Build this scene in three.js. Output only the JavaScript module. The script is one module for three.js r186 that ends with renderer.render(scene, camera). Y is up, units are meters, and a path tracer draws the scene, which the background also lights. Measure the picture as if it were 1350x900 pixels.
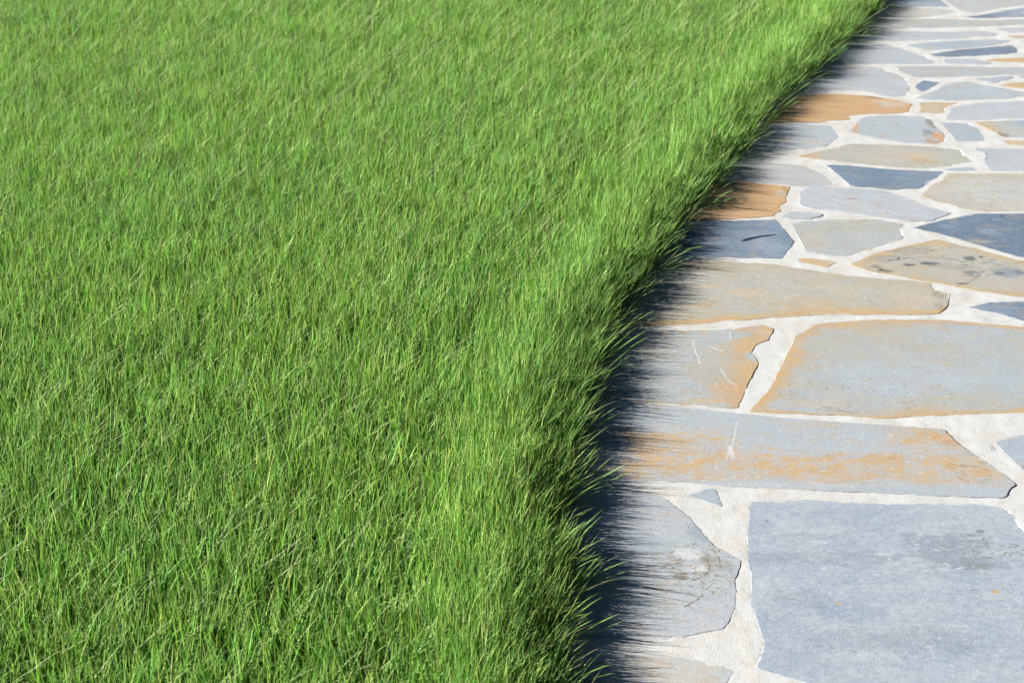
import * as THREE from 'three';
import { Sky } from 'three/addons/objects/Sky.js';

// ---------------------------------------------------------------- camera, sky, sun, exposure
const PITCH = 26, FOV = 24, EYE = 1.63;
const W = 1350, H = 900;
const scene = new THREE.Scene();
const camera = new THREE.PerspectiveCamera(FOV, W / H, 0.05, 600);
camera.position.set(0, EYE, 0);
camera.rotation.set(-PITCH * Math.PI / 180, 0, 0);
camera.focus = 3.25;
camera.userData.fStop = 7.5;

const SUN_EL = 23, SUN_AZ = 8;                       // degrees up; degrees ahead of straight left
const se = SUN_EL * Math.PI / 180, sa = SUN_AZ * Math.PI / 180;
const sunDir = new THREE.Vector3(-Math.cos(se) * Math.cos(sa), Math.sin(se), -Math.cos(se) * Math.sin(sa));
const sky = new Sky();
sky.name = 'sky';
sky.scale.setScalar(500);
sky.userData = { kind: 'structure', label: 'clear blue daytime sky above the garden', category: 'sky' };
const u = sky.material.uniforms;
u.sunPosition.value.copy(sunDir);
u.turbidity.value = 5; u.rayleigh.value = 0.36; u.mieCoefficient.value = 0.004; u.mieDirectionalG.value = 0.8;
if (u.cloudCoverage) u.cloudCoverage.value = 0;
scene.add(sky);
scene.environmentIntensity = 0.105;
const sun = new THREE.DirectionalLight(new THREE.Color(1, 0.965, 0.905), 5);
sun.name = 'sun';
sun.position.copy(sunDir).multiplyScalar(30).add(new THREE.Vector3(0, 0, -4));
sun.target.position.set(0, 0, -4);
sun.castShadow = true;
sun.shadow.mapSize.set(4096, 4096);
Object.assign(sun.shadow.camera, { left: -8, right: 8, top: 8, bottom: -8, near: 1, far: 60 });
scene.add(sun, sun.target);

const renderer = new THREE.WebGLRenderer({ antialias: true });
renderer.setSize(1024, 682);
renderer.toneMapping = THREE.LinearToneMapping;
renderer.toneMappingExposure = 3.05;
renderer.shadowMap.enabled = true;
renderer.shadowMap.type = THREE.PCFSoftShadowMap;

// ---------------------------------------------------------------- helpers
function rng(seed) { let a = seed >>> 0; return () => { a = (a + 0x6D2B79F5) | 0; let t = Math.imul(a ^ (a >>> 15), 1 | a); t = (t + Math.imul(t ^ (t >>> 7), 61 | t)) ^ t; return ((t ^ (t >>> 14)) >>> 0) / 4294967296; }; }
const clamp = (x, a = 0, b = 1) => x < a ? a : x > b ? b : x;
const smooth = (a, b, x) => { const t = clamp((x - a) / (b - a)); return t * t * (3 - 2 * t); };
const lerp = (a, b, t) => a + (b - a) * t;
const P = new Uint8Array(512), GX = new Float32Array(256), GY = new Float32Array(256);
{ const r = rng(77); const p = [...Array(256).keys()]; for (let i = 255; i > 0; i--) { const j = Math.floor(r() * (i + 1)); [p[i], p[j]] = [p[j], p[i]]; }
  for (let i = 0; i < 512; i++) P[i] = p[i & 255];
  for (let i = 0; i < 256; i++) { const a = r() * 6.2832; GX[i] = Math.cos(a) * 1.5; GY[i] = Math.sin(a) * 1.5; } }
function noise(x, y, pw = 256, ph = 256) {             // gradient noise, about -1..1, periodic in whole cells
  const xi = Math.floor(x), yi = Math.floor(y), fx = x - xi, fy = y - yi;
  const x0 = ((xi % pw) + pw) % pw, x1 = (x0 + 1) % pw, y0 = ((yi % ph) + ph) % ph, y1 = (y0 + 1) % ph;
  const s = fx * fx * fx * (fx * (fx * 6 - 15) + 10), t = fy * fy * fy * (fy * (fy * 6 - 15) + 10);
  const a = P[P[x0 & 255] + (y0 & 255)], b = P[P[x1 & 255] + (y0 & 255)], c = P[P[x0 & 255] + (y1 & 255)], d = P[P[x1 & 255] + (y1 & 255)];
  const n00 = GX[a] * fx + GY[a] * fy, n10 = GX[b] * (fx - 1) + GY[b] * fy, n01 = GX[c] * fx + GY[c] * (fy - 1), n11 = GX[d] * (fx - 1) + GY[d] * (fy - 1);
  return lerp(lerp(n00, n10, s), lerp(n01, n11, s), t);
}
function fbm(x, y, o = 4) { let s = 0, a = 1, n = 0; for (let i = 0; i < o; i++) { s += a * noise(x + i * 17.3, y + i * 9.1); n += a; a *= 0.55; x *= 2.03; y *= 2.03; } return s / n * 1.35; }
const lin = (c) => { c /= 255; return c <= 0.04045 ? c / 12.92 : Math.pow((c + 0.055) / 1.055, 2.4); };
const enc = (v) => { v = clamp(v); return 255 * (v <= 0.0031308 ? v * 12.92 : 1.055 * Math.pow(v, 1 / 2.4) - 0.055); };
const K = 2.03;                                        // sunlit sRGB reading of the photograph -> base colour
const S = (r, g, b) => [lin(r) / K, lin(g) / K, lin(b) / K];

// pixel of the 1350 x 900 photograph -> point of the ground (metres; x right, z towards the viewer)
const FP = (H / 2) / Math.tan(FOV * Math.PI / 360), cp = Math.cos(PITCH * Math.PI / 180), sp = Math.sin(PITCH * Math.PI / 180);
function at(px, py, h = 0) {
  const a = (px - W / 2) / FP, b = (H / 2 - py) / FP;
  const dy = -sp + b * cp, dz = -cp - b * sp, t = (h - EYE) / dy;
  return [a * t, dz * t];
}
function tex(w, h, data, srgb, rep) {
  const t = new THREE.DataTexture(data, w, h, THREE.RGBAFormat, THREE.UnsignedByteType);
  if (srgb) t.colorSpace = THREE.SRGBColorSpace;
  t.magFilter = THREE.LinearFilter; t.minFilter = THREE.LinearMipmapLinearFilter; t.generateMipmaps = true;
  t.wrapS = t.wrapT = rep ? THREE.RepeatWrapping : THREE.ClampToEdgeWrapping;
  t.needsUpdate = true; return t;
}
const cast = (m) => { m.castShadow = true; m.receiveShadow = true; return m; };

// ---------------------------------------------------------------- lawn edge: where the turf meets the path, z -> x
// (the tips of the overhanging blades, read at 4 cm above the ground, then drawn back by the overhang)
const edgePts = [[800, 985], [792, 900], [786, 800], [786, 700], [788, 620], [796, 540], [818, 455], [852, 380], [895, 310], [935, 255], [975, 205], [1020, 150], [1068, 100], [1118, 55], [1166, 4], [1215, -45], [1255, -85]]
  .map(([a, b]) => at(a, b, 0.055)).sort((p, q) => q[1] - p[1]);
const OVERHANG = 0.06;
function edgeX(z) {
  const e = edgePts; let x;
  if (z >= e[0][1]) x = e[0][0];
  else if (z <= e[e.length - 1][1]) { const n = e.length - 1; x = e[n][0] + (e[n][1] - z) * (e[n][0] - e[n - 2][0]) / (e[n - 2][1] - e[n][1]); }
  else { let i = 0; while (e[i + 1][1] > z) i++; x = lerp(e[i][0], e[i + 1][0], (e[i][1] - z) / (e[i][1] - e[i + 1][1])); }
  return x - OVERHANG + 0.018 * noise(z * 5.1, 3.3) + 0.008 * noise(z * 17, 8.8);
}

// ---------------------------------------------------------------- ground
{
  const n = 512, d = new Uint8Array(n * n * 4), r = rng(5);
  for (let j = 0; j < n; j++) for (let i = 0; i < n; i++) {
    const f = 0.5 + 0.5 * fbm(i / n * 16, j / n * 16, 5), g = r(), k = (j * n + i) * 4;
    const thatch = smooth(0.45, 0.7, f + 0.25 * (g - 0.5));
    const c = [lerp(0.045, 0.08, thatch), lerp(0.04, 0.1, thatch), lerp(0.022, 0.03, thatch)];
    for (let q = 0; q < 3; q++) d[k + q] = enc(c[q] * (0.75 + 0.5 * g)); d[k + 3] = 255;
  }
  const t = tex(n, n, d, true, true); t.repeat.set(600, 600);
  const g = new THREE.Mesh(new THREE.PlaneGeometry(400, 400).rotateX(-Math.PI / 2), new THREE.MeshStandardMaterial({ map: t, roughness: 1 }));
  g.name = 'ground'; g.position.set(0, -0.03, -60); g.userData = { kind: 'structure', label: 'dark soil and thatch under the lawn', category: 'ground' };
  scene.add(cast(g));
}

// ---------------------------------------------------------------- the path
const path = new THREE.Group(); path.name = 'stone_path';
path.userData = { kind: 'structure', label: 'crazy paved path of blue, grey and rust flagstones in white mortar', category: 'path' };
scene.add(path);

const C = {
  pale: S(212, 214, 215), light: S(204, 210, 213), blue: S(184, 195, 206), patch: S(152, 163, 172), mid: S(150, 166, 183), dark: S(120, 138, 157), navy: S(126, 146, 167),
  tan: S(210, 205, 186), greytan: S(202, 200, 188), stone: S(198, 205, 206), rust: S(228, 189, 133), orange: S(226, 182, 136), deep: S(208, 162, 112), peach: S(230, 204, 170),
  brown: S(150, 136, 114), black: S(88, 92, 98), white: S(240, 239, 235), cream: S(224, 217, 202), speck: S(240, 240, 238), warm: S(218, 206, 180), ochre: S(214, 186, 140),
};
// shared relief: cleft slate, tiled every 0.6 m
function reliefTex(n, fn) { const d = new Uint8Array(n * n * 4); for (let j = 0; j < n; j++) for (let i = 0; i < n; i++) { const v = clamp(fn(i / n, j / n)) * 255, k = (j * n + i) * 4; d[k] = d[k + 1] = d[k + 2] = v; d[k + 3] = 255; } return tex(n, n, d, false, true); }
const rb = rng(91);
const slateBump = reliefTex(1024, (x, y) => {
  const warp = 0.5 * noise(x * 6, y * 6, 6, 6);
  const a = noise(x * 5, y * 9, 5, 9), b = noise(x * 14, y * 30 + warp, 14, 30), c = noise(x * 50, y * 90, 50, 90), e = noise(x * 180, y * 200, 180, 200);
  const step = Math.floor((a + warp) * 2.2) / 2.2;                        // thin cleft layers
  return 0.5 + 0.1 * a + 0.06 * step + 0.07 * b + 0.07 * c + 0.07 * e + 0.12 * (rb() - 0.5);
});
const slateRough = reliefTex(512, (x, y) => 0.72 + 0.12 * noise(x * 8, y * 14, 8, 14) + 0.08 * noise(x * 60, y * 60, 60, 60));

// one flagstone: outline in photograph pixels, colours, rust, marks
const stones = [];
const st = (p, o) => stones.push({ p, ...o });
st([1120,-14,1165,-14,1228,-12,1237,-3,1254,9.2,1205,9,1165,6.5,1115,5], { c: 'blue', d: 'mid', label: 'far blue grey flagstone beside the grass' });
st([1232,-14,1372,-16,1372,-3,1347,6.5,1289,16.3,1268,14.6,1258,8.6,1243,-2], { c: 'pale', d: 'greytan' });
st([1256,22.3,1288,20.5,1352,9.5,1372,7.5,1372,20.8,1350,22.3,1305,24,1281,23.2], { c: 'blue', d: 'dark', r: 'rust', rt: 'left', ra: 0.9, rw: 0.09 });
st([1120,9,1172,9,1252,11.5,1261,15.6,1240,20,1222,22.3,1125,22.6], { c: 'pale', d: 'cream' });
st([1112,25.2,1222,24.6,1254,24.8,1305,26.6,1372,23.8,1372,31,1298,34.8,1261,36,1233,36.8,1108,38], { c: 'stone', d: 'tan' });
st([1312,37,1372,33.5,1372,42.5,1329,43,1318,38.8], { c: 'light', d: 'pale' });
st([1104,40.6,1165,40.3,1254,42,1298,40.5,1317,44,1310,47,1254,51.3,1209,53.3,1096,54], { c: 'light', d: 'pale' });
st([1328,47.3,1372,44,1372,50,1336,50.3], { c: 'tan', d: 'rust' });
st([1193,59.5,1224,56,1268,53.2,1310,51.6,1334,53.5,1307,60,1265,64,1224,66.3], { c: 'light', d: 'blue' });
st([1224,72,1246,68,1268,65,1335,59.7,1340.5,63,1342.5,70.3,1298,73,1254,75,1236,74.3], { c: 'mid', d: 'dark', label: 'long thin dark blue flagstone near the far end' });
st([1076,60,1168,58.2,1190,63.7,1209,71,1224,75.5,1237,81.5,1230,84.3,1060,85], { c: 'light', d: 'stone' });
st([1243,77.7,1285,77.2,1311,83,1298,84.8,1246,83.4], { c: 'light', d: 'pale' });
st([1291,79,1325,76.7,1372,73.5,1372,82,1313,81.6], { c: 'rust', d: 'tan', r: 'rust', rt: 'left', ra: 1, rw: 0.2 });
st([1178,87.2,1246,87,1298,88,1372,89,1372,96,1328,98.8,1283,100.8,1206,102,1191,96], { c: 'stone', d: 'greytan' });
st([1046,98,1066,89,1118,88,1164,88.4,1168,94,1184,97,1198,107,1199.5,116,1198,123,1188,126.8,1173,127.3,1158,123.5,1136,119,1110,119,1030,121], { c: 'pale', d: 'stone', r: 'deep', rt: 'edge', ra: 0.35, rw: 0.012 });
st([1206,115.5,1209,111,1218,105.7,1240,108.5,1233,113,1222,120,1215,121.8], { c: 'mid', d: 'navy', label: 'smallest dark blue flagstone among pale stones' });
st([1281,104.6,1335,99.7,1338,102,1312,109.6], { c: 'light', d: 'blue' });
st([1339,99,1372,94.5,1372,105.5,1350,104], { c: 'stone', d: 'pale' });
st([1315,112,1341,108.6,1372,106.5,1372,119,1350,116.8], { c: 'tan', d: 'rust', r: 'rust', rt: 'left', ra: 0.9, rw: 0.14 });
st([1206,129.6,1233,119,1249,109.8,1277,107,1313,114,1350,120.2,1372,123.3,1372,125,1350,127.3,1326,130,1268,132.8,1224,131.4], { c: 'stone', d: 'light' });
st([1211,138,1214,134.7,1239,134.5,1266,135.4,1248,140.5,1244.5,148.6,1212,148.8,1215,142.5], { c: 'tan', d: 'warm', r: 'rust', rt: 'edge', ra: 0.6, rw: 0.05 });
st([1246,158,1254,140.7,1291,135.7,1372,129.3,1372,152,1305,157.3,1276,158.8], { c: 'pale', d: 'light' });
st([1012,161,1030,135,1060,125,1095,123.7,1148,126,1188,133,1203,137,1198,147.5,1186,149,1145,150.5,1119,153,1122,157,1115,158.6,1096,158.6,1080,161.3], { c: 'orange', d: 'rust', r: 'deep', rt: 'blot', ra: 0.45, rw: 0.12, label: 'rust orange flagstone by the grass, the farther of two',
  m: [[1175,137,20,5,'cream',0.6], [1160,128.5,34,1.6,'brown',0.5], [1100,134,10,1.2,'brown',0.35]] });
st([1119,173,1127,166,1133,157,1142,153,1180,152,1218,153.5,1228,158,1234,166,1246,177,1245,187,1233,190.3,1194,187.8,1160,183.3,1126,175], { c: 'light', d: 'stone', m: [[1126,166,7,10,'orange',0.9], [1240,182,9,9,'orange',0.95], [1228,186,9,4,'deep',0.7], [1226,160,6,4,'black',0.5], [1229,166,7,5,'brown',0.6], [1224,174,7,4,'black',0.45], [1220,178,5,2,'brown',0.5], [1152,165.5,4,0.8,'brown',0.5], [1182,164,2,1,'brown',0.5]] });
st([1239,161,1277,162,1288,168,1295,177.5,1304,186,1261,186.3,1251,174], { c: 'stone', d: 'blue' });
st([1283,161,1372,155.5,1372,182,1322,180.3,1313,175], { c: 'stone', d: 'tan', r: 'rust', rt: 'left', ra: 0.8, rw: 0.09, m: [[1355,162,26,6,'blue',0.8], [1322,178,10,2.4,'black',0.5], [1300,170,12,3,'rust',0.6], [1345,180,10,5,'light',0.7]] });
st([1323,185,1372,185.8,1372,194,1326,190.5], { c: 'peach', d: 'rust' });
st([985,180,1010,163.8,1059,163.5,1095,165.5,1102,174,1106,181,1089,193,1059,197.3,1010,200,950,202,960,190], { c: 'light', d: 'stone', m: [[1033,184,16,3,'warm',0.7], [1072,188,18,1.5,'peach',0.6]] });
st([1050,206,1083,199,1127,188.8,1150,190,1194,190.9,1239,193.9,1268,197.4,1272,204,1284,213,1254,219,1209,221.6,1150,217.5,1090,211], { c: 'greytan', d: 'tan', r: 'rust', rt: 'left', ra: 1, rw: 0.07, m: [[1210,206,26,6,'peach',0.6], [1218,212,22,4,'rust',0.45], [1163,209,30,5,'warm',0.5]] });
st([1239,222.5,1283,219.7,1291,225.3,1254,225], { c: 'light', d: 'blue' });
st([1284,194.7,1372,198,1372,226,1307,225.3,1298,216,1299,200.5,1288,199], { c: 'pale', d: 'stone' });
st([1085,217,1117,218,1181,223.5,1245,226,1237,233,1212,248.3,1180,250.3,1150,247.8,1119,245,1108,233,1099,226], { c: 'mid', d: 'navy', label: 'dark blue tapering flagstone below the long tan one' });
st([1214,258,1228,244,1242,238,1249,228.3,1291,229,1372,228,1372,279,1298,278.6,1271,275.6,1254,269,1233,265.5], { c: 'cream', d: 'stone', r: 'warm', rt: 'edge', ra: 0.8, rw: 0.05, g: 'speckle', label: 'speckled cream and blue granite looking flagstone' });
st([930,224,960,221,1000,214,1030,215.5,1057,217,1085,230,1105,244.6,1060,245.8,1035,244,1004,241.8,922,240], { c: 'pale', d: 'greytan' });
st([890,268,925,239.5,946,238.7,974,239,1026,244,1042.5,245.9,1036,259.6,1039,265,1028,271,1030,278,1017,285.3,965,288.8,880,293], { c: 'orange', d: 'rust', r: 'deep', rt: 'blot', ra: 0.3, rw: 0.1, h: 1, label: 'rust orange flagstone by the grass, the nearer of two', m: [[1030,254,8,8,'cream',0.45], [1035,250,7,5,'brown',0.35], [1010,256,10,4,'deep',0.3]] });
st([1055,272,1053,253,1072,244.6,1110,247,1150,249.7,1168,251.5,1194,259.5,1221,272,1256,281,1228,291.3,1201,291.8,1150,285.3,1100,277.5,1070,275.3], { c: 'light', d: 'pale', h: 3.5, m: [[1123,262.5,4,0.9,'deep',0.8], [1170,280.7,2.5,1.2,'deep',0.8], [1180,272,20,3,'cream',0.3]] });
st([1026,286,1044,278.7,1083,281,1087,284,1067,289,1044,289.3], { c: 'stone', d: 'light', h: 4 });
st([845,300,887,297,924,292.7,990,290.3,1024,289.3,1035,303,1047,318,1040,330,1032,341,960,339.6,905,337.6,835,337], { c: 'mid', d: 'navy', h: 1, m: [[1010,322,26,14,'blue',0.35], [925,315,30,9,'stone',0.25]], groove: [[976,317.4,988,313.2,1000,311.2,1014,309.6,1029,307.9,1016,311.2,1004,312.8,990,316,982,318.2]], fl: [[1000,316,40,16,25,'stone',0.01]], label: 'dark blue flagstone with a black crack beside the grass' });
st([1043,295.7,1060,291,1100,289.2,1157,288.7,1191,295,1191,314,1150,328.7,1110,338.8,1061,331.5,1055,317], { c: 'greytan', d: 'stone', h: 2, m: [[1130,293,30,4,'warm',0.6], [1075,318,20,14,'warm',0.35], [1150,312,34,8,'light',0.4]] });
st([1041,343,1060,339.8,1108,344,1090,352.2], { c: 'peach', d: 'tan', r: 'rust', rt: 'left', ra: 0.9, rw: 0.12 });
st([1202,300,1246,289.3,1288,281.3,1372,281.5,1372,342.6,1350,340,1310,329,1250,311], { c: 'dark', d: 'navy', h: 1, fl: [[1300,305,50,18,40,'stone',0.012], [1300,320,40,10,12,'ochre',0.008]], m: [[1300,305,16,5,'stone',0.35], [1290,318,22,3,'warm',0.4], [1322,285,4,2,'black',0.7], [1250,298,14,3,'blue',0.3]], label: 'large dark slate flagstone at the right' });
st([1120,349,1150,335,1165,331,1238,314.7,1300,331,1345,343,1372,348,1372,394.6,1335,390.6,1290,383.6,1262,378,1208,368.8,1155,361], { c: 'tan', d: 'greytan', r: 'rust', rt: 'edge', ra: 0.7, rw: 0.06, h: 1.5, fl: [[1220,335,70,16,50,'brown',0.016], [1285,350,30,20,20,'black',0.008], [1180,352,40,8,20,'ochre',0.02]], label: 'tan flagstone with black knots and a brown vein',
  m: [[1168,357,12,2.2,'black',0.9], [1198,349.5,11,1.8,'black',0.9], [1225,347,15,2.8,'black',0.8], [1279,341,9,3.4,'black',0.7], [1294,338.5,4,1.8,'black',0.8], [1281,361,14,5,'black',0.6], [1286,362,7,2,'light',0.8], [1270,374,11,1.5,'black',0.7], [1328,359,22,8,'patch',0.75], [1318,361,8,2.6,'black',0.5], [1345,358,8,3,'black',0.4], [1250,352,40,4,'brown',0.25], [1170,340,30,5,'brown',0.3], [1155,351,8,3,'brown',0.7], [1200,330,36,5,'brown',0.28], [1235,321,26,4,'rust',0.6], [1215,342,50,4,'greytan',0.6]],
  s: [['brown', 2, [1165,345,1190,341,1215,338.5,1250,341,1275,346]], ['brown', 1.8, [1262,378,1284,369,1296,358,1320,349,1350,345]], ['black', 1.6, [1168,344,1184,342,1187,338]]] });
st([805,385,850,345,913,342.2,961,344.2,1020,347.7,1060,354,1117,362.7,1160,367.2,1210,370.4,1228,373.2,1232,382,1255,386.5,1250,403,1238,414.3,1190,415.3,1120,414.8,1060,416.2,998,420.7,920,427.6,800,433], { c: 'greytan', d: 'tan', r: 'rust', rt: 'low', ra: 0.95, rw: 0.06, fl: [[1080,395,170,26,70,'ochre',0.02], [1000,410,160,14,40,'deep',0.012], [1100,395,140,24,60,'speck',0.005]], h: 1, label: 'long grey flagstone with rust streaks beside the grass',
  m: [[985,385,26,5,'peach',0.7], [1060,399,60,9,'rust',0.3], [935,376,24,2.5,'peach',0.6], [1200,395,36,12,'peach',0.45], [1238,390,8,5,'brown',0.4], [1141,393,2.5,1.5,'white',0.9], [925,402,30,2.5,'rust',0.5], [1090,378,40,5,'warm',0.5], [1240,406,6,7,'brown',0.35]] });
st([1277,404.5,1305,397.7,1372,396.5,1372,429,1350,423,1310,412.6], { c: 'dark', d: 'mid' });
st([775,460,822,437.3,906,436.2,970,433.7,1004,427.8,1021,433,1014,448.5,1000,453,990,464,1002,478,987,505,974,536.5,966,538.4,890,532.3,785,528], { c: 'greytan', d: 'stone', fl: [[920,480,60,40,25,'white',0.006]], r: 'rust', rt: 'right', ra: 1, rw: 0.085, h: 3, label: 'grey flagstone with rust right edge and white scratches',
  m: [[968,520,30,14,'orange',0.55], [985,435,24,5,'orange',0.6], [1010,440,12,6,'peach',0.8], [995,470,9,8,'stone',0.9], [940,528,40,4,'rust',0.5]],
  s: [['white', 3, [914,449,916,462,921,472,923,480]], ['white', 2.6, [937,457,946,461,955,462]], ['white', 2.4, [950,486,958,499,972,510]], ['white', 2, [962,437,963,447]]] });
st([987,543,1016,510,1050,442,1076,427.3,1139,421.3,1245,421.3,1372,437,1372,541,1245,547.6,1160,552,1109,547.6,1042,545.3], { c: 'stone', d: 'greytan', fl: [[1180,490,150,50,120,'speck',0.005], [1140,520,120,26,50,'brown',0.006], [1200,470,140,40,40,'ochre',0.012]], r: 'rust', rt: 'edge', ra: 0.95, rw: 0.055, h: 2, label: 'large grey flagstone with rust coloured left edge',
  m: [[1200,500,90,26,'light',0.5], [1090,460,50,16,'greytan',0.5], [1080,531,60,5,'peach',0.3], [1245,525,5,1.5,'rust',0.8], [1150,431,60,5,'rust',0.3]], s: [['brown', 1.6, [1085,536,1105,540,1125,545]], ['brown', 1.2, [1090,541,1118,543]]] });
st([770,536,885,535.2,950,542.2,1016,549.2,1118,557.2,1245,565.7,1262,583,1308,615,1341,638,1333,644,1327,657,1203,652.6,1076,646.6,960,640.6,860,633.6,765,631.6], { c: 'light', d: 'stone', r: 'rust', rt: 'band', h: 2.5, label: 'blue flagstone banded with rust, lying across the path',
  bands: [[611, 21, 1, 790, 1345], [576, 15, 0.95, 1150, 1290], [584, 20, 0.85, 790, 985], [629, 12, 0.8, 960, 1345], [560, 5, 0.55, 1010, 1130]], fl: [[1080,605,230,40,90,'white',0.007], [1040,630,200,20,50,'speck',0.006], [1290,615,40,22,40,'brown',0.009], [1000,585,160,20,40,'ochre',0.016]],
  m: [[1255,583,15,5,'deep',0.6], [1290,612,34,9,'warm',0.5], [1010,580,70,9,'stone',0.4], [1050,640,200,5,'pale',0.6], [964,596,4,9,'white',0.95], [1270,615,24,2,'brown',0.4]],
  s: [['white', 2.6, [972,556,969,572,965,590,957,606]], ['white', 2, [956,598,964,595,972,599]]] });
st([1310,583,1372,552,1372,640,1350,621,1335,606], { c: 'blue', d: 'light', m: [[1312,590,8,4,'white',0.5]] });
st([1293,583,1308,587,1315,593,1307,594], { c: 'light', d: 'pale' });
st([904.5,653,936,643.3,944,644.3,954,668], { c: 'blue', d: 'stone', label: 'small triangular blue flagstone set in the mortar' });
st([750,640,830,641,879,658,910,682,932,709,946,722,979,738,970,767,971,798,957,829,919,836,879,844,745,842], { c: 'stone', d: 'pale', h: 1.6, label: 'grey slate flagstone with brown flaked patch beside the grass',
  m: [[850,690,50,20,'pale',0.5], [930,815,50,18,'pale',0.6], [930,700,24,16,'patch',0.4], [907,731,22,8,'white',0.8], [922,750,15,7,'white',0.75], [893,741,10,4,'brown',0.8], [898,760,11,5,'brown',0.75], [935,740,10,12,'brown',0.45], [925,756,14,3,'brown',0.6], [955,745,14,10,'brown',0.25], [830,700,40,30,'blue',0.5]],
  s: [['brown', 3, [880,742,888,748,897,752,900,763]], ['brown', 2.6, [903,800,914,793,926,786]], ['brown', 2.4, [912,765,928,760,936,748,934,737]], ['brown', 2, [940,725,948,735,950,748]], ['brown', 1.6, [905,780,910,783]], ['brown', 1.6, [930,776,942,780]]], fl: [[915,745,40,34,60,'brown',0.007], [950,745,24,40,60,'brown',0.005], [890,770,50,50,50,'brown',0.006], [905,740,30,24,20,'white',0.01], [880,800,60,40,30,'speck',0.006]] });
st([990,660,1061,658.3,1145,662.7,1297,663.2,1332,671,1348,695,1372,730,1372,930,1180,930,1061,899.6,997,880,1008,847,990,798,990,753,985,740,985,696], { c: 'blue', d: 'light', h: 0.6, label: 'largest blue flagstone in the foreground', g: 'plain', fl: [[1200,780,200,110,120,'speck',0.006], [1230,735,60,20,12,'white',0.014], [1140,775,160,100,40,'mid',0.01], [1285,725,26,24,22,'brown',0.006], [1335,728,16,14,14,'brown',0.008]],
  m: [[1252,724,60,30,'patch',0.6], [1300,742,34,10,'patch',0.4], [1110,735,130,9,'patch',0.3], [1180,845,120,22,'patch',0.3], [1060,790,60,12,'patch',0.25], [1285,705,12,3,'black',0.35], [1292,700,6,3,'black',0.5], [1012,687,5,4,'black',0.4], [1300,715,4,14,'brown',0.3], [1275,748,30,3,'brown',0.28], [1340,730,12,4,'brown',0.3], [1105,795,4.5,2.2,'rust',1], [1313,780,4.5,2.4,'rust',1], [1165,730,14,2,'white',0.5], [1205,737,16,4,'white',0.4], [1140,700,40,4,'mid',0.2], [1130,810,50,14,'mid',0.25], [1100,680,70,8,'mid',0.18], [1085,714,20,2,'white',0.35], [1200,850,60,6,'mid',0.15], [1265,825,16,2,'white',0.35]] });  // black marks: tiny pits, their shade painted into the stone colour
st([750,876,870,862,901,866,950,877,971,884,955,905,900,930,750,930], { c: 'cream', d: 'pale', m: [[870,875,14,6,'peach',0.4], [960,890,14,8,'light',0.6]] });

const PUSH = rng(12);
const shared = new Map();
function widen(x, y) {                                   // stones cut by the frame go on beyond it
  if (x < 1371 && y < 929) return [x, y];
  const k = x + ',' + y;
  if (!shared.has(k)) shared.set(k, [x >= 1371 ? x + 30 + 40 * PUSH() : x, y >= 929 ? 985 + 25 * PUSH() : y]);
  return shared.get(k);
}
function outline(s, seed) {
  const pts = []; for (let i = 0; i < s.p.length; i += 2) pts.push(at(...widen(s.p[i], s.p[i + 1])));
  // cut the corners a little, then subdivide and roughen
  const cut = []; const n = pts.length;
  for (let i = 0; i < n; i++) {
    const a = pts[(i + n - 1) % n], b = pts[i], c = pts[(i + 1) % n];
    const l1 = Math.hypot(a[0] - b[0], a[1] - b[1]), l2 = Math.hypot(c[0] - b[0], c[1] - b[1]), r = Math.min(0.004, l1 * 0.3, l2 * 0.3);
    cut.push([b[0] + (a[0] - b[0]) * r / l1, b[1] + (a[1] - b[1]) * r / l1], [b[0] + (c[0] - b[0]) * r / l2, b[1] + (c[1] - b[1]) * r / l2]);
  }
  const out = []; const step = 0.006;
  for (let i = 0; i < cut.length; i++) {
    const a = cut[i], b = cut[(i + 1) % cut.length], l = Math.hypot(b[0] - a[0], b[1] - a[1]), k = Math.max(1, Math.round(l / step));
    for (let j = 0; j < k; j++) {
      const x = lerp(a[0], b[0], j / k), z = lerp(a[1], b[1], j / k), nx = (b[1] - a[1]) / l, nz = -(b[0] - a[0]) / l;
      const w = 0.0022 * noise(x * 28 + seed, z * 28) + 0.0015 * noise(x * 75 + seed, z * 75 + 4) + 0.0011 * noise(x * 190, z * 190 + seed);
      out.push([x + nx * w, z + nz * w]);
    }
  }
  let area = 0; for (let i = 0; i < out.length; i++) { const a = out[i], b = out[(i + 1) % out.length]; area += a[0] * b[1] - b[0] * a[1]; }
  return area > 0 ? out : out.reverse();                 // counter-clockwise in (x, z)
}
function inset(ring, d, wob, seed) {
  const n = ring.length;
  return ring.map((p, i) => {
    const a = ring[(i + n - 2) % n], b = ring[(i + 2) % n]; let tx = b[0] - a[0], tz = b[1] - a[1]; const l = Math.hypot(tx, tz) || 1;
    const k = d * (1 + wob * noise(p[0] * 60 + seed, p[1] * 60));
    return [p[0] - tz / l * k, p[1] + tx / l * k];
  });
}
function segDist(px, pz, a, b) { const dx = b[0] - a[0], dz = b[1] - a[1]; const t = clamp(((px - a[0]) * dx + (pz - a[1]) * dz) / (dx * dx + dz * dz + 1e-12)); return Math.hypot(px - a[0] - dx * t, pz - a[1] - dz * t); }

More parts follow.
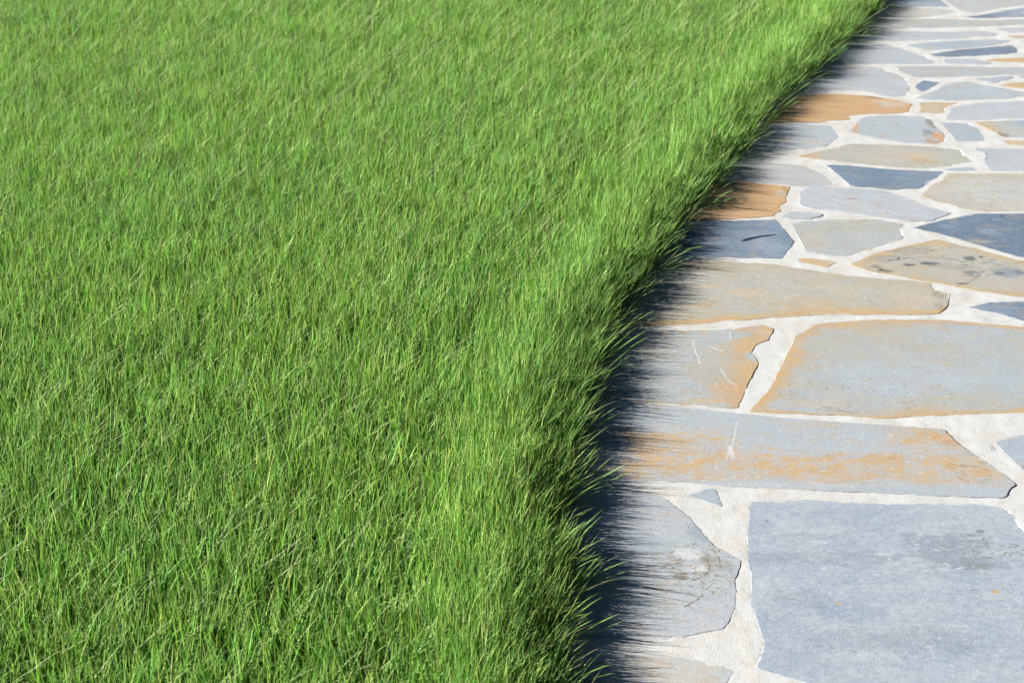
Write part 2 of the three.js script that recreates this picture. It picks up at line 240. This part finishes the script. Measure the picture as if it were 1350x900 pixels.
function stoneTexture(s, rough, seed, box) {
  const [x0, z0, x1, z1] = box, far = -(z0 + z1) / 2;
  const res = clamp(0.00034 * far, 0.0009, 0.0022);
  const w = Math.min(1024, Math.max(16, Math.ceil((x1 - x0) / res))), h = Math.min(1024, Math.max(16, Math.ceil((z1 - z0) / res)));
  const d = new Uint8Array(w * h * 4), r = rng(seed * 131 + 7);
  const base = C[s.c], alt = C[s.d], rust = s.r ? C[s.r] : null;
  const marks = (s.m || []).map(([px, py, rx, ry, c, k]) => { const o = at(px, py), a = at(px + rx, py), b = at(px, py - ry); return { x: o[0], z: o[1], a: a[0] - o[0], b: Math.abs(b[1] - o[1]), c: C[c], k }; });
  const lines = (s.s || []).map(([c, wd, q]) => { const l = []; for (let i = 0; i < q.length; i += 2) l.push(at(q[i], q[i + 1])); const sc = at(q[0] + 1, q[1])[0] - at(q[0], q[1])[0]; return { c: C[c], w: wd * sc * 0.6, l }; });
  const bands = (s.bands || []).map(([py, hy, k, xa, xb]) => ({ z: (x) => 0, zc: at(1100, py)[1], hz: Math.abs(at(1100, py - hy)[1] - at(1100, py)[1]), k, xa: at(xa, py)[0], xb: at(xb, py)[0] }));
  const coarse = rough.filter((_, i) => i % 2 === 0);
  const byEdge = rust && s.rt !== 'band' && s.rt !== 'blot' && s.rt !== 'left';
  const tilt = 0.1 * Math.sin(seed * 7.7), ct = Math.cos(tilt), sn = Math.sin(tilt);
  const sx = 20 * seed;
  for (let j = 0; j < h; j++) for (let i = 0; i < w; i++) {
    const X = x0 + (i + 0.5) / w * (x1 - x0), Z = z0 + (j + 0.5) / h * (z1 - z0);
    const ax = X * ct + Z * sn, az = -X * sn + Z * ct;
    const big = fbm(ax * 4 + sx, az * 7, 3), streak = fbm(ax * 7 + sx + big, az * 38 + 2 * big, 3), fine = fbm(ax * 60 + sx, az * 90, 2);
    const g = r(), g2 = r(), grit = noise(X * 230 + sx, Z * 210), blot = fbm(ax * 17 + sx, az * 26 + 5, 3);
    let t = smooth(-0.6, 0.7, 0.7 * big + 0.35 * streak + 0.35 * fine);
    if (s.g === 'speckle') t = smooth(-0.15, 0.35, fbm(ax * 90 + sx, az * 110, 2) + 0.6 * big - 0.05);
    let c0 = lerp(base[0], alt[0], t), c1 = lerp(base[1], alt[1], t), c2 = lerp(base[2], alt[2], t);
    const put = (c, k) => { c0 = lerp(c0, c[0], k); c1 = lerp(c1, c[1], k); c2 = lerp(c2, c[2], k); };
    let e = 9, ex = 0, ez = 0;
    for (let q = 0, o = coarse.length - 1; q < coarse.length; o = q++) {
      const p0 = coarse[o], p1 = coarse[q], dx = p1[0] - p0[0], dz = p1[1] - p0[1], tt = clamp(((X - p0[0]) * dx + (Z - p0[1]) * dz) / (dx * dx + dz * dz + 1e-12)), fx = p0[0] + dx * tt - X, fz = p0[1] + dz * tt - Z, dd = fx * fx + fz * fz;
      if (dd < e) { e = dd; ex = fx; ez = fz; }
    }
    e = Math.sqrt(e); const dirx = ex / (e + 1e-6), dirz = ez / (e + 1e-6);
    if (rust) {
      let k = 0;
      if (byEdge) {
        let wd = s.rw * (0.75 + 0.8 * big + 0.5 * streak);
        if (s.rt === 'right') wd *= smooth(-0.2, 0.7, dirx); else if (s.rt === 'low') wd *= smooth(0.2, 0.8, dirz);
        else wd *= 0.55 + 0.45 * noise(X * 5 + sx, Z * 5 + 11) + 0.5 * smooth(0.1, 0.7, -dirz - dirx * 0.8);
        if (wd > 0.002) k = s.ra * smooth(wd, wd * 0.25, e + 0.006 * fine);
      } else if (s.rt === 'left') k = s.ra * smooth(s.rw, s.rw * 0.35, X - x0 + 0.04 * big + 0.03 * streak);
      else if (s.rt === 'blot') k = s.ra * smooth(0.05, 0.6, big + 0.7 * streak);
      else for (const b of bands) { const dz = (Z - b.zc + 0.02 * big + 0.01 * streak + 0.014 * noise(X * 9, sx)) / b.hz; k = Math.max(k, b.k * smooth(1.2, 0.5, Math.abs(dz) + 0.4 * fine + 0.55 * streak) * smooth(b.xa, b.xa + 0.07, X + 0.03 * fine) * smooth(b.xb, b.xb - 0.06, X + 0.03 * fine)); }
      if (byEdge) { const w2 = Math.max(0.001, s.rw * 2.6 * (0.7 + 0.9 * big + 0.5 * streak)); put(C.ochre, 0.4 * s.ra * smooth(w2, w2 * 0.1, e + 0.012 * fine) * (s.rt === 'low' ? 0.8 : s.rt === 'right' ? smooth(-0.3, 0.6, dirx) : 0.8)); }
      if (s.rt === 'band') k *= 0.45 + 0.55 * smooth(-0.35, 0.25, blot + 0.4 * streak);
      put(rust, 0.9 * clamp(k * (0.72 + 0.4 * fine + 0.35 * smooth(-0.4, 0.5, noise(ax * 40 + sx, az * 80)))));
      if (k > 0.5) put(C.deep, 0.3 * smooth(0.3, 0.8, streak + 0.6 * fine));
    }
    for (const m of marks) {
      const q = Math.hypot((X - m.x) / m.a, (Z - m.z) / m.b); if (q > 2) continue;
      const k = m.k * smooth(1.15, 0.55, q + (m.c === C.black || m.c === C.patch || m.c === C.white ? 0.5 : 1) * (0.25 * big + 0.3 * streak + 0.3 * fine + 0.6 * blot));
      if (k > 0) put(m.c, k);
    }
    for (const l of lines) { let e = 9; for (let q = 0; q + 1 < l.l.length; q++) e = Math.min(e, segDist(X + 0.002 * fine, Z + 0.004 * noise(X * 110, Z * 110), l.l[q], l.l[q + 1])); const k = 0.9 * smooth(l.w, l.w * 0.3, e + l.w * 0.5 * fine); if (k > 0) put(l.c, k); }
    const smear = 0.012 * smooth(0.25, 0.85, noise(X * 9 + sx, Z * 9) + 0.4 * fine);            // cement film left on the rim
    if (smear > 0.001 && e < smear * 2) put(C.white, 0.75 * smooth(smear, smear * 0.4, e + 0.004 * fine));
    if (s.g !== 'plain') { put(C.ochre, 0.3 * smooth(0.15, 0.7, blot + 0.35 * grit)); put(C.blue, 0.14 * smooth(0.2, 0.7, -blot + 0.3 * streak)); }
    if (grit > 0.72) put(C.speck, 0.28); else if (grit < -0.78) put(C.brown, 0.2);
    const v = 1 + 0.09 * grit + 0.06 * fine + 0.04 * streak + 0.12 * (g - 0.5);
    if (g2 > 0.9955) put(C.speck, 0.5 * g + 0.15); else if (g2 < 0.003) put(C.brown, 0.5);
    const k = (j * w + i) * 4; d[k] = enc(c0 * v); d[k + 1] = enc(c1 * v); d[k + 2] = enc(c2 * v); d[k + 3] = 255;
  }
  // chips and flecks: short strokes of a lighter or browner mineral
  const fleck = (x, z, L, wd, a, c, kk) => {
    const i0 = Math.floor((x - L - x0) / (x1 - x0) * w), i1 = Math.ceil((x + L - x0) / (x1 - x0) * w), j0 = Math.floor((z - L - z0) / (z1 - z0) * h), j1 = Math.ceil((z + L - z0) / (z1 - z0) * h), ca = Math.cos(a), sa2 = Math.sin(a);
    for (let j = Math.max(0, j0); j < Math.min(h, j1); j++) for (let i = Math.max(0, i0); i < Math.min(w, i1); i++) {
      const dx = x0 + (i + 0.5) / w * (x1 - x0) - x, dz = z0 + (j + 0.5) / h * (z1 - z0) - z, p = (dx * ca + dz * sa2) / L, q = (-dx * sa2 + dz * ca + 0.25 * wd * Math.sin(p * 5 + x * 900)) / wd, t = kk * smooth(1.1, 0.5, Math.hypot(p, q));
      if (t <= 0) continue; const k = (j * w + i) * 4; for (let u2 = 0; u2 < 3; u2++) d[k + u2] = lerp(d[k + u2], enc(c[u2]), t);
    }
  };
  const many = Math.round((x1 - x0) * (z1 - z0) * 260);
  for (let i = 0; i < many; i++) fleck(lerp(x0, x1, r()), lerp(z0, z1, r()), 0.0015 + 0.006 * r() * r(), 0.0009 + 0.0012 * r(), (r() - 0.5) * 1.2, r() < 0.6 ? C.speck : C.brown, 0.2 + 0.5 * r());
  for (const [px, py, rx, ry, n, c, L] of s.fl || []) for (let i = 0; i < n; i++) {
    const a = r() * 6.283, q = Math.sqrt(r()), o = at(px + Math.cos(a) * q * rx, py + Math.sin(a) * q * ry);
    fleck(o[0], o[1], L * (0.3 + r()), 0.0011 + 0.0012 * r(), (r() - 0.5) * 1.6, C[c], 0.4 + 0.5 * r());
  }
  return tex(w, h, d, true, false);
}

const rings = [];
function flagstone(s, idx) {
  const seed = idx + 1, r = rng(1000 + idx);
  const ring = outline(s, seed * 3.7), top = 0.0006 * (r() - 0.3) + (s.h ? s.h * 0.0002 : 0);
  const r1 = inset(ring, 0.0005, 0.8, seed), r2 = inset(ring, 0.0013, 0.8, seed + 5);
  let x0 = 9, z0 = 9, x1 = -9, z1 = -9; for (const p of ring) { x0 = Math.min(x0, p[0]); x1 = Math.max(x1, p[0]); z0 = Math.min(z0, p[1]); z1 = Math.max(z1, p[1]); }
  rings.push({ ring, box: [x0, z0, x1, z1] });
  const pos = [], uv = [], uv1 = [], ind = [], n = ring.length;
  const ang = (r() - 0.5) * 0.5, ca = Math.cos(ang), sn = Math.sin(ang), ox = r() * 5, oz = r() * 5, tx = (r() - 0.5) * 0.006, tz = (r() - 0.5) * 0.006, cx = (x0 + x1) / 2, cz = (z0 + z1) / 2;
  const lay = (rg, y) => { const b = pos.length / 3; for (const p of rg) { pos.push(p[0] - cx, y + (p[0] - cx) * tx * 0.5 + (p[1] - cz) * tz * 0.5, p[1] - cz); uv.push((p[0] - x0) / (x1 - x0), (p[1] - z0) / (z1 - z0)); uv1.push((p[0] * ca + p[1] * sn) / 0.6 + ox, (-p[0] * sn + p[1] * ca) / 0.6 + oz); } return b; };
  const grooves = (s.groove || []).map((q) => { const l = []; for (let i = 0; i < q.length; i += 2) l.push(at(q[i], q[i + 1])); let ar = 0; l.forEach((a, i) => { const b = l[(i + 1) % l.length]; ar += a[0] * b[1] - b[0] * a[1]; }); return ar > 0 ? l.reverse() : l; });
  const b0 = lay(ring, -0.03), b1 = lay(ring, top - 0.0012), b2 = lay(r1, top - 0.0004), b3 = lay(r2, top);
  for (const [p, q] of [[b0, b1], [b1, b2], [b2, b3]]) for (let i = 0; i < n; i++) { const j = (i + 1) % n; ind.push(p + i, q + i, p + j, p + j, q + i, q + j); }
  const vec = (l) => l.map((p) => new THREE.Vector2(p[0], p[1]));
  for (const l of grooves) lay(l, top);                  // directly after the last ring, as the triangulation counts them
  for (const f of THREE.ShapeUtils.triangulateShape(vec(r2), grooves.map(vec))) ind.push(b3 + f[0], b3 + f[2], b3 + f[1]);
  for (const l of grooves) { const p = lay(l, top), q = lay(l, top - 0.012), m2 = l.length; for (let i = 0; i < m2; i++) { const j = (i + 1) % m2; ind.push(p + i, p + j, q + i, p + j, q + j, q + i); } for (const f of THREE.ShapeUtils.triangulateShape(vec([...l].reverse()), [])) ind.push(q + m2 - 1 - f[0], q + m2 - 1 - f[2], q + m2 - 1 - f[1]); }
  const g = new THREE.BufferGeometry();
  g.setAttribute('position', new THREE.Float32BufferAttribute(pos, 3)); g.setAttribute('uv', new THREE.Float32BufferAttribute(uv, 2)); g.setAttribute('uv1', new THREE.Float32BufferAttribute(uv1, 2));
  g.setIndex(ind); g.computeVertexNormals();
  const map = stoneTexture(s, ring, seed, [x0, z0, x1, z1]);
  const mat = new THREE.MeshStandardMaterial({ map, roughness: 1, roughnessMap: slateRough, bumpMap: slateBump, bumpScale: 0.0017 });
  const m = new THREE.Mesh(g, mat); m.name = 'flagstone' + (idx ? '_' + String(idx).padStart(3, '0') : ''); m.position.set(cx, 0, cz);
  if (s.label) m.userData.label = s.label;
  path.add(cast(m));
}
slateBump.channel = 1; slateRough.channel = 1;
stones.forEach(flagstone);

// mortar between and under the stones: an uneven bed that follows the path
{
  const n = 1024, d = new Uint8Array(n * n * 4), b = new Uint8Array(n * n * 4), r = rng(31);
  const A = S(243, 240, 232), B = S(232, 226, 214), D = S(186, 178, 166), L = S(250, 249, 246);
  for (let j = 0; j < n; j++) for (let i = 0; i < n; i++) {
    const x = i / n, y = j / n, k = (j * n + i) * 4;
    const big = noise(x * 7, y * 7, 7, 7) + 0.6 * noise(x * 19, y * 19, 19, 19), med = noise(x * 70, y * 70, 70, 70), sand = noise(x * 250, y * 250, 250, 250), g = r();
    let t = smooth(-0.6, 0.9, big + 0.5 * med), c = A.map((v, q) => lerp(v, B[q], t));
    const gr = sand + 0.8 * (g - 0.5);
    if (gr > 0.62) c = c.map((v, q) => lerp(v, D[q], smooth(0.62, 0.9, gr) * 0.8)); else if (gr < -0.5) c = c.map((v, q) => lerp(v, L[q], 0.6));
    for (let q = 0; q < 3; q++) d[k + q] = enc(c[q] * (0.96 + 0.08 * g)); d[k + 3] = 255;
    b[k] = b[k + 1] = b[k + 2] = 255 * clamp(0.5 + 0.14 * med + 0.26 * sand + 0.06 * big + 0.3 * (g - 0.5)); b[k + 3] = 255;
  }
  const map = tex(n, n, d, true, true), bump = tex(n, n, b, false, true);
  const under = (x, z) => {                                // how far inside a stone's outline
    for (const { ring, box } of rings) {
      if (x < box[0] || x > box[2] || z < box[1] || z > box[3]) continue;
      let inside = false, e = 9;
      for (let i = 0, j = ring.length - 1; i < ring.length; j = i++) { const a = ring[i], b = ring[j]; if ((a[1] > z) !== (b[1] > z) && x < (b[0] - a[0]) * (z - a[1]) / (b[1] - a[1]) + a[0]) inside = !inside; }
      if (!inside) continue;
      for (let i = 0; i < ring.length; i++) e = Math.min(e, Math.hypot(ring[i][0] - x, ring[i][1] - z));
      return e;
    }
    return 0;
  };
  const zs = []; for (let z = -1.55; z > -10; z -= 0.006 * Math.max(1, -z / 3)) zs.push(z);
  const us = []; for (let x = -0.16; x < 2.3; x += x < 1.1 ? 0.007 : 0.03) us.push(x);
  const pos = [], uv = [], ind = [];
  for (const z of zs) { const e = edgeX(z); for (const q of us) { const x = e + q; const y = -0.0002 - 0.012 * smooth(0.0065, 0.019, under(x, z)) + 0.0007 * fbm(x * 14, z * 14, 2) + 0.0004 * noise(x * 52, z * 52) + 0.0002 * noise(x * 120, z * 120); pos.push(x, q > 2.2 ? -0.06 : y, z); uv.push(x / 0.55, z / 0.55); } }
  const c = us.length; for (let j = 0; j + 1 < zs.length; j++) for (let i = 0; i + 1 < c; i++) { const a = j * c + i; ind.push(a, a + 1, a + c, a + 1, a + c + 1, a + c); }
  const g = new THREE.BufferGeometry(); g.setAttribute('position', new THREE.Float32BufferAttribute(pos, 3)); g.setAttribute('uv', new THREE.Float32BufferAttribute(uv, 2)); g.setIndex(ind); g.computeVertexNormals();
  const m = new THREE.Mesh(g, new THREE.MeshStandardMaterial({ map, bumpMap: bump, bumpScale: 0.0007, roughness: 0.95 }));
  m.name = 'mortar_bed'; m.userData = { label: 'sandy white mortar filling the joints' }; path.add(cast(m));
}

// ---------------------------------------------------------------- the lawn
const lawn = new THREE.Group(); lawn.name = 'lawn_grass';
lawn.userData = { kind: 'stuff', label: 'dense bright green uncut grass leaning over the stone path', category: 'grass' };
scene.add(lawn);

function blade(out, o) {                                 // a folded, tapering, bending blade
  const { x, z, head, lean, bend, len, w, fold, seg = 5, col } = o;
  const hx = Math.cos(head), hz = Math.sin(head), sx = -hz, sz = hx;
  let px = x, py = -0.025, pz = z; const start = out.pos.length / 3, twist0 = o.twist || 0;
  for (let i = 0; i <= seg; i++) {
    const t = i / seg, a = lean + bend * t * t, wd = w * (t < 0.35 ? 0.7 + 0.3 * t / 0.35 : Math.pow(1 - (t - 0.35) / 0.65, 0.75) * 0.97 + 0.03) * 0.5;
    const tw = twist0 * t, cx = sx * Math.cos(tw) + hx * Math.sin(tw), cz = sz * Math.cos(tw) + hz * Math.sin(tw);
    const nx = hx * Math.cos(a), ny = -Math.sin(a), nz = hz * Math.cos(a);
    out.pos.push(px + cx * wd, py, pz + cz * wd, px - nx * wd * fold, py - ny * wd * fold, pz - nz * wd * fold, px - cx * wd, py, pz - cz * wd);
    const c = o.tip && t > 0.79 ? o.tip : col; for (let q = 0; q < 3; q++) out.col.push(...c);
    const l = len / seg; px += hx * Math.sin(a) * l; py += Math.cos(a) * l; pz += hz * Math.sin(a) * l;
  }
  for (let i = 0; i < seg; i++) { const b = start + i * 3; for (const q of [0, 1]) out.ind.push(b + q, b + q + 1, b + q + 3, b + q + 1, b + q + 4, b + q + 3); }
}
function tuft(seed, kind) {
  const r = rng(seed), out = { pos: [], col: [], ind: [] }, n = kind === 'stalk' ? 1 : kind === 'patch' ? 92 : kind === 'fringe' ? 3 : 5;
  for (let i = 0; i < n; i++) {
    const a = r() * 6.283, d = kind === 'patch' ? 0.125 * Math.pow(r(), 0.62) : 0.03 * Math.sqrt(r());
    if (kind === 'stalk') { blade(out, { x: 0, z: 0, head: 0, lean: 0.6 + 0.4 * r(), bend: 0.1 + 0.35 * r(), len: 0.11 + 0.07 * r(), w: 0.0018, fold: 0.5, seg: 6, col: [1, 1, 1] }); continue; }
    const tone = 0.5 + 0.95 * r(), yel = r(), side = r() < 0.36;
    const dry = r() < 0.035, col = dry ? [tone * 2, tone * 1.2, tone * 1.9] : [tone * (0.84 + 0.4 * yel), tone, tone * (0.7 + 0.5 * r())];
    const edge = kind === 'edge', wide = 0.0022 + 0.0026 * r() * r(), pale = [tone * 2.1, tone * 1.35, tone * 2];
    const at0 = { x: Math.cos(a) * d, z: Math.sin(a) * d, w: wide, fold: 0.2 + 0.45 * r(), twist: (r() - 0.5) * 2.2, seg: 6, col };
    if (kind === 'fringe') blade(out, { ...at0, head: (r() - 0.5) * 2, lean: 0.45 + 0.7 * r(), bend: 0.1 + 0.7 * r() * r(), len: 0.06 + 0.07 * r(), tip: r() < 0.4 ? pale : null });
    else if (kind === 'wall') blade(out, { ...at0, head: r() * 6.283, lean: 0.02 + 0.24 * r(), bend: 0.05 + 0.4 * r() * r(), len: 0.108 + 0.03 * r(), tip: r() < 0.2 ? pale : null });
    else if (edge) blade(out, { ...at0, head: (r() - 0.5) * 2.4, lean: 0.15 + 0.6 * r(), bend: 0.1 + 0.6 * r() * r(), len: (0.095 + 0.055 * r()) * (r() < 0.25 ? 0.65 : 1), tip: r() < 0.25 ? pale : null });
    else blade(out, { ...at0, head: r() * 6.283, lean: side ? 0.3 + 0.6 * r() : 0.02 + 0.3 * r(), bend: side ? 0.3 + 0.7 * r() : 0.05 + 0.5 * r() * r(), len: (0.08 + 0.055 * r()) * (r() < 0.25 ? 0.65 : 1), tip: r() < 0.22 ? pale : null });
  }
  const g = new THREE.BufferGeometry(); g.setAttribute('position', new THREE.Float32BufferAttribute(out.pos, 3)); g.setAttribute('color', new THREE.Float32BufferAttribute(out.col, 3)); g.setIndex(out.ind); g.computeVertexNormals(); return g;
}
const bladeMat = new THREE.MeshPhysicalMaterial({ vertexColors: true, roughness: 1, transmission: 0.36, thickness: 0, side: THREE.DoubleSide, clearcoat: 0.26, clearcoatRoughness: 0.45, specularIntensity: 0.5 });
const GREEN = [0.203, 0.392, 0.061];
{
  const set = (kind, n, seed) => [...Array(n).keys()].map((i) => ({ kind, g: tuft(seed + i, kind), m: [], c: [] }));
  const patches = set('patch', 14, 300), tufts = set('tuft', 8, 350), edges = set('edge', 7, 400), fringe = set('fringe', 7, 450), wall = set('wall', 6, 470), stalks = set('stalk', 7, 500);
  const r = rng(2024), M = new THREE.Matrix4(), Q = new THREE.Quaternion(), Q2 = new THREE.Quaternion(), T = new THREE.Vector3(), V = new THREE.Vector3(), Y = new THREE.Vector3(0, 1, 0), AX = new THREE.Vector3();
  const pick = (list) => list[Math.floor(r() * list.length)];
  const add = (k, x, z, yaw, tilt, tiltHead, s, c) => {
    AX.set(Math.sin(tiltHead), 0, -Math.cos(tiltHead)); // leaning towards (cos, sin) of tiltHead
    Q.setFromAxisAngle(Y, yaw); Q2.setFromAxisAngle(AX, tilt); Q.premultiply(Q2);
    T.set(x, 0, z); V.set(s, s, s); M.compose(T, Q, V); k.m.push(...M.elements); k.c.push(...c);
  };
  const colour = (x, z) => {
    const clump = fbm(x * 4.5, z * 4.5, 3), patch = fbm(x * 1.3 + 40, z * 1.3, 2), t = 0.9 + 0.2 * r() + 0.04 * clump, y = clamp(0.5 + 0.16 * patch + 0.3 * (r() - 0.5));
    return [GREEN[0] * t * (0.74 + 0.46 * y), GREEN[1] * t * (0.88 + 0.2 * y), GREEN[2] * t * (1.12 - 0.15 * y)];
  };
  const stalk = (x, z) => { const p = 0.7 + 0.6 * r(); add(pick(stalks), x, z, 0.25 + (r() - 0.5) * 1.4, 0, 0, 0.75 + 0.3 * r(), [0.55 * p, 0.58 * p, 0.27 * p]); };
  const zNear = -1.45, zFar = -9.4; let count = 0;
  for (let z = zNear; z > zFar;) {                        // the open lawn
    const far = Math.hypot(z, EYE), p = 0.068 * clamp(far / 5, 0.95, 1.25), left = -(-z * 0.36 + 0.55), right = edgeX(z);
    for (let x = left; x < right; x += p) {
      const jx = x + (r() - 0.5) * p, jz = z + (r() - 0.5) * p, e = edgeX(jz) - jx; if (e < 0.15) continue;
      const clump = fbm(jx * 4.5, jz * 4.5, 3), sc = (0.98 + 0.1 * clump + 0.14 * (r() - 0.5)) * lerp(1, 0.76, smooth(3, 6.5, far));
      add(pick(patches), jx, jz, r() * 6.283, 0.03 + 0.1 * r(), -0.2 + (r() - 0.5), sc, colour(jx, jz)); count++;
      for (let q = 0; q < 3; q++) if (r() < 0.9) stalk(jx + (r() - 0.5) * p, jz + (r() - 0.5) * p);
    }
    z -= p;
  }
  for (let z = zNear; z > zFar;) {                        // the fringe along the path
    const far = clamp(Math.hypot(z, EYE) / 3.4, 0.92, 1.4), p = 0.0165 * far, right = edgeX(z);
    for (let x = right - 0.3; x < right + 0.02; x += p) {
      const jx = x + (r() - 0.5) * p * 1.6, jz = z + (r() - 0.5) * p * 1.6, e = edgeX(jz) - jx; if (e < 0) continue;
      const near = smooth(0.24, 0.03, e), clump = fbm(jx * 9 + 3, jz * 9, 2), sc = 0.97 + 0.15 * clump + 0.12 * noise(jz * 31, jx * 31) + 0.16 * (r() - 0.5), drop = lerp(0.66, 1.09, smooth(0, 0.13, e)) - 0.12 * smooth(0.14, 0.27, e), c = colour(jx, jz);
      if (r() < smooth(0.31, 0.1, e)) { add(pick(tufts), jx, jz, r() * 6.283, 0.02 + 0.16 * r() + 0.38 * near * (0.4 + 0.6 * r()), -0.1 + (r() - 0.5) * 1.4, sc * drop, c); count++; }
      if (r() < near * (0.55 + 0.6 * clump)) { add(pick(edges), jx, jz, (r() - 0.5) * 1.5, 0.35 * near * r(), (r() - 0.5) * 1.6, sc * lerp(0.85, 1.05, smooth(0, 0.15, e)), c); count++; }
      for (let q = 0; q < 2; q++) if (r() < 0.62 * smooth(0.27, 0.12, e)) { add(pick(wall), jx, jz, r() * 6.283, 0.1 * r() + 0.2 * near * r(), (r() - 0.5) * 3, sc * drop, c); count++; }
      if (e < 0.055 && r() < 0.5 + 0.5 * clump) { add(pick(fringe), jx, jz, (r() - 0.5) * 1.7, 0, 0, sc, c); count++; }
      if (r() < 0.05 * near) stalk(jx, jz);
    }
    z -= p;
  }
  console.log('tufts', count);
  [...patches, ...tufts, ...edges, ...fringe, ...wall, ...stalks].forEach((k, i) => {
    const n = k.m.length / 16, im = new THREE.InstancedMesh(k.g, bladeMat, n);
    im.instanceMatrix.array.set(k.m); im.instanceColor = new THREE.InstancedBufferAttribute(new Float32Array(k.c), 3);
    im.name = (k.kind === 'stalk' ? 'grass_stalks' : 'grass_blades') + (i ? '_' + String(i).padStart(3, '0') : ''); im.userData.kind = 'stuff';
    lawn.add(cast(im));
  });
}

renderer.render(scene, camera);
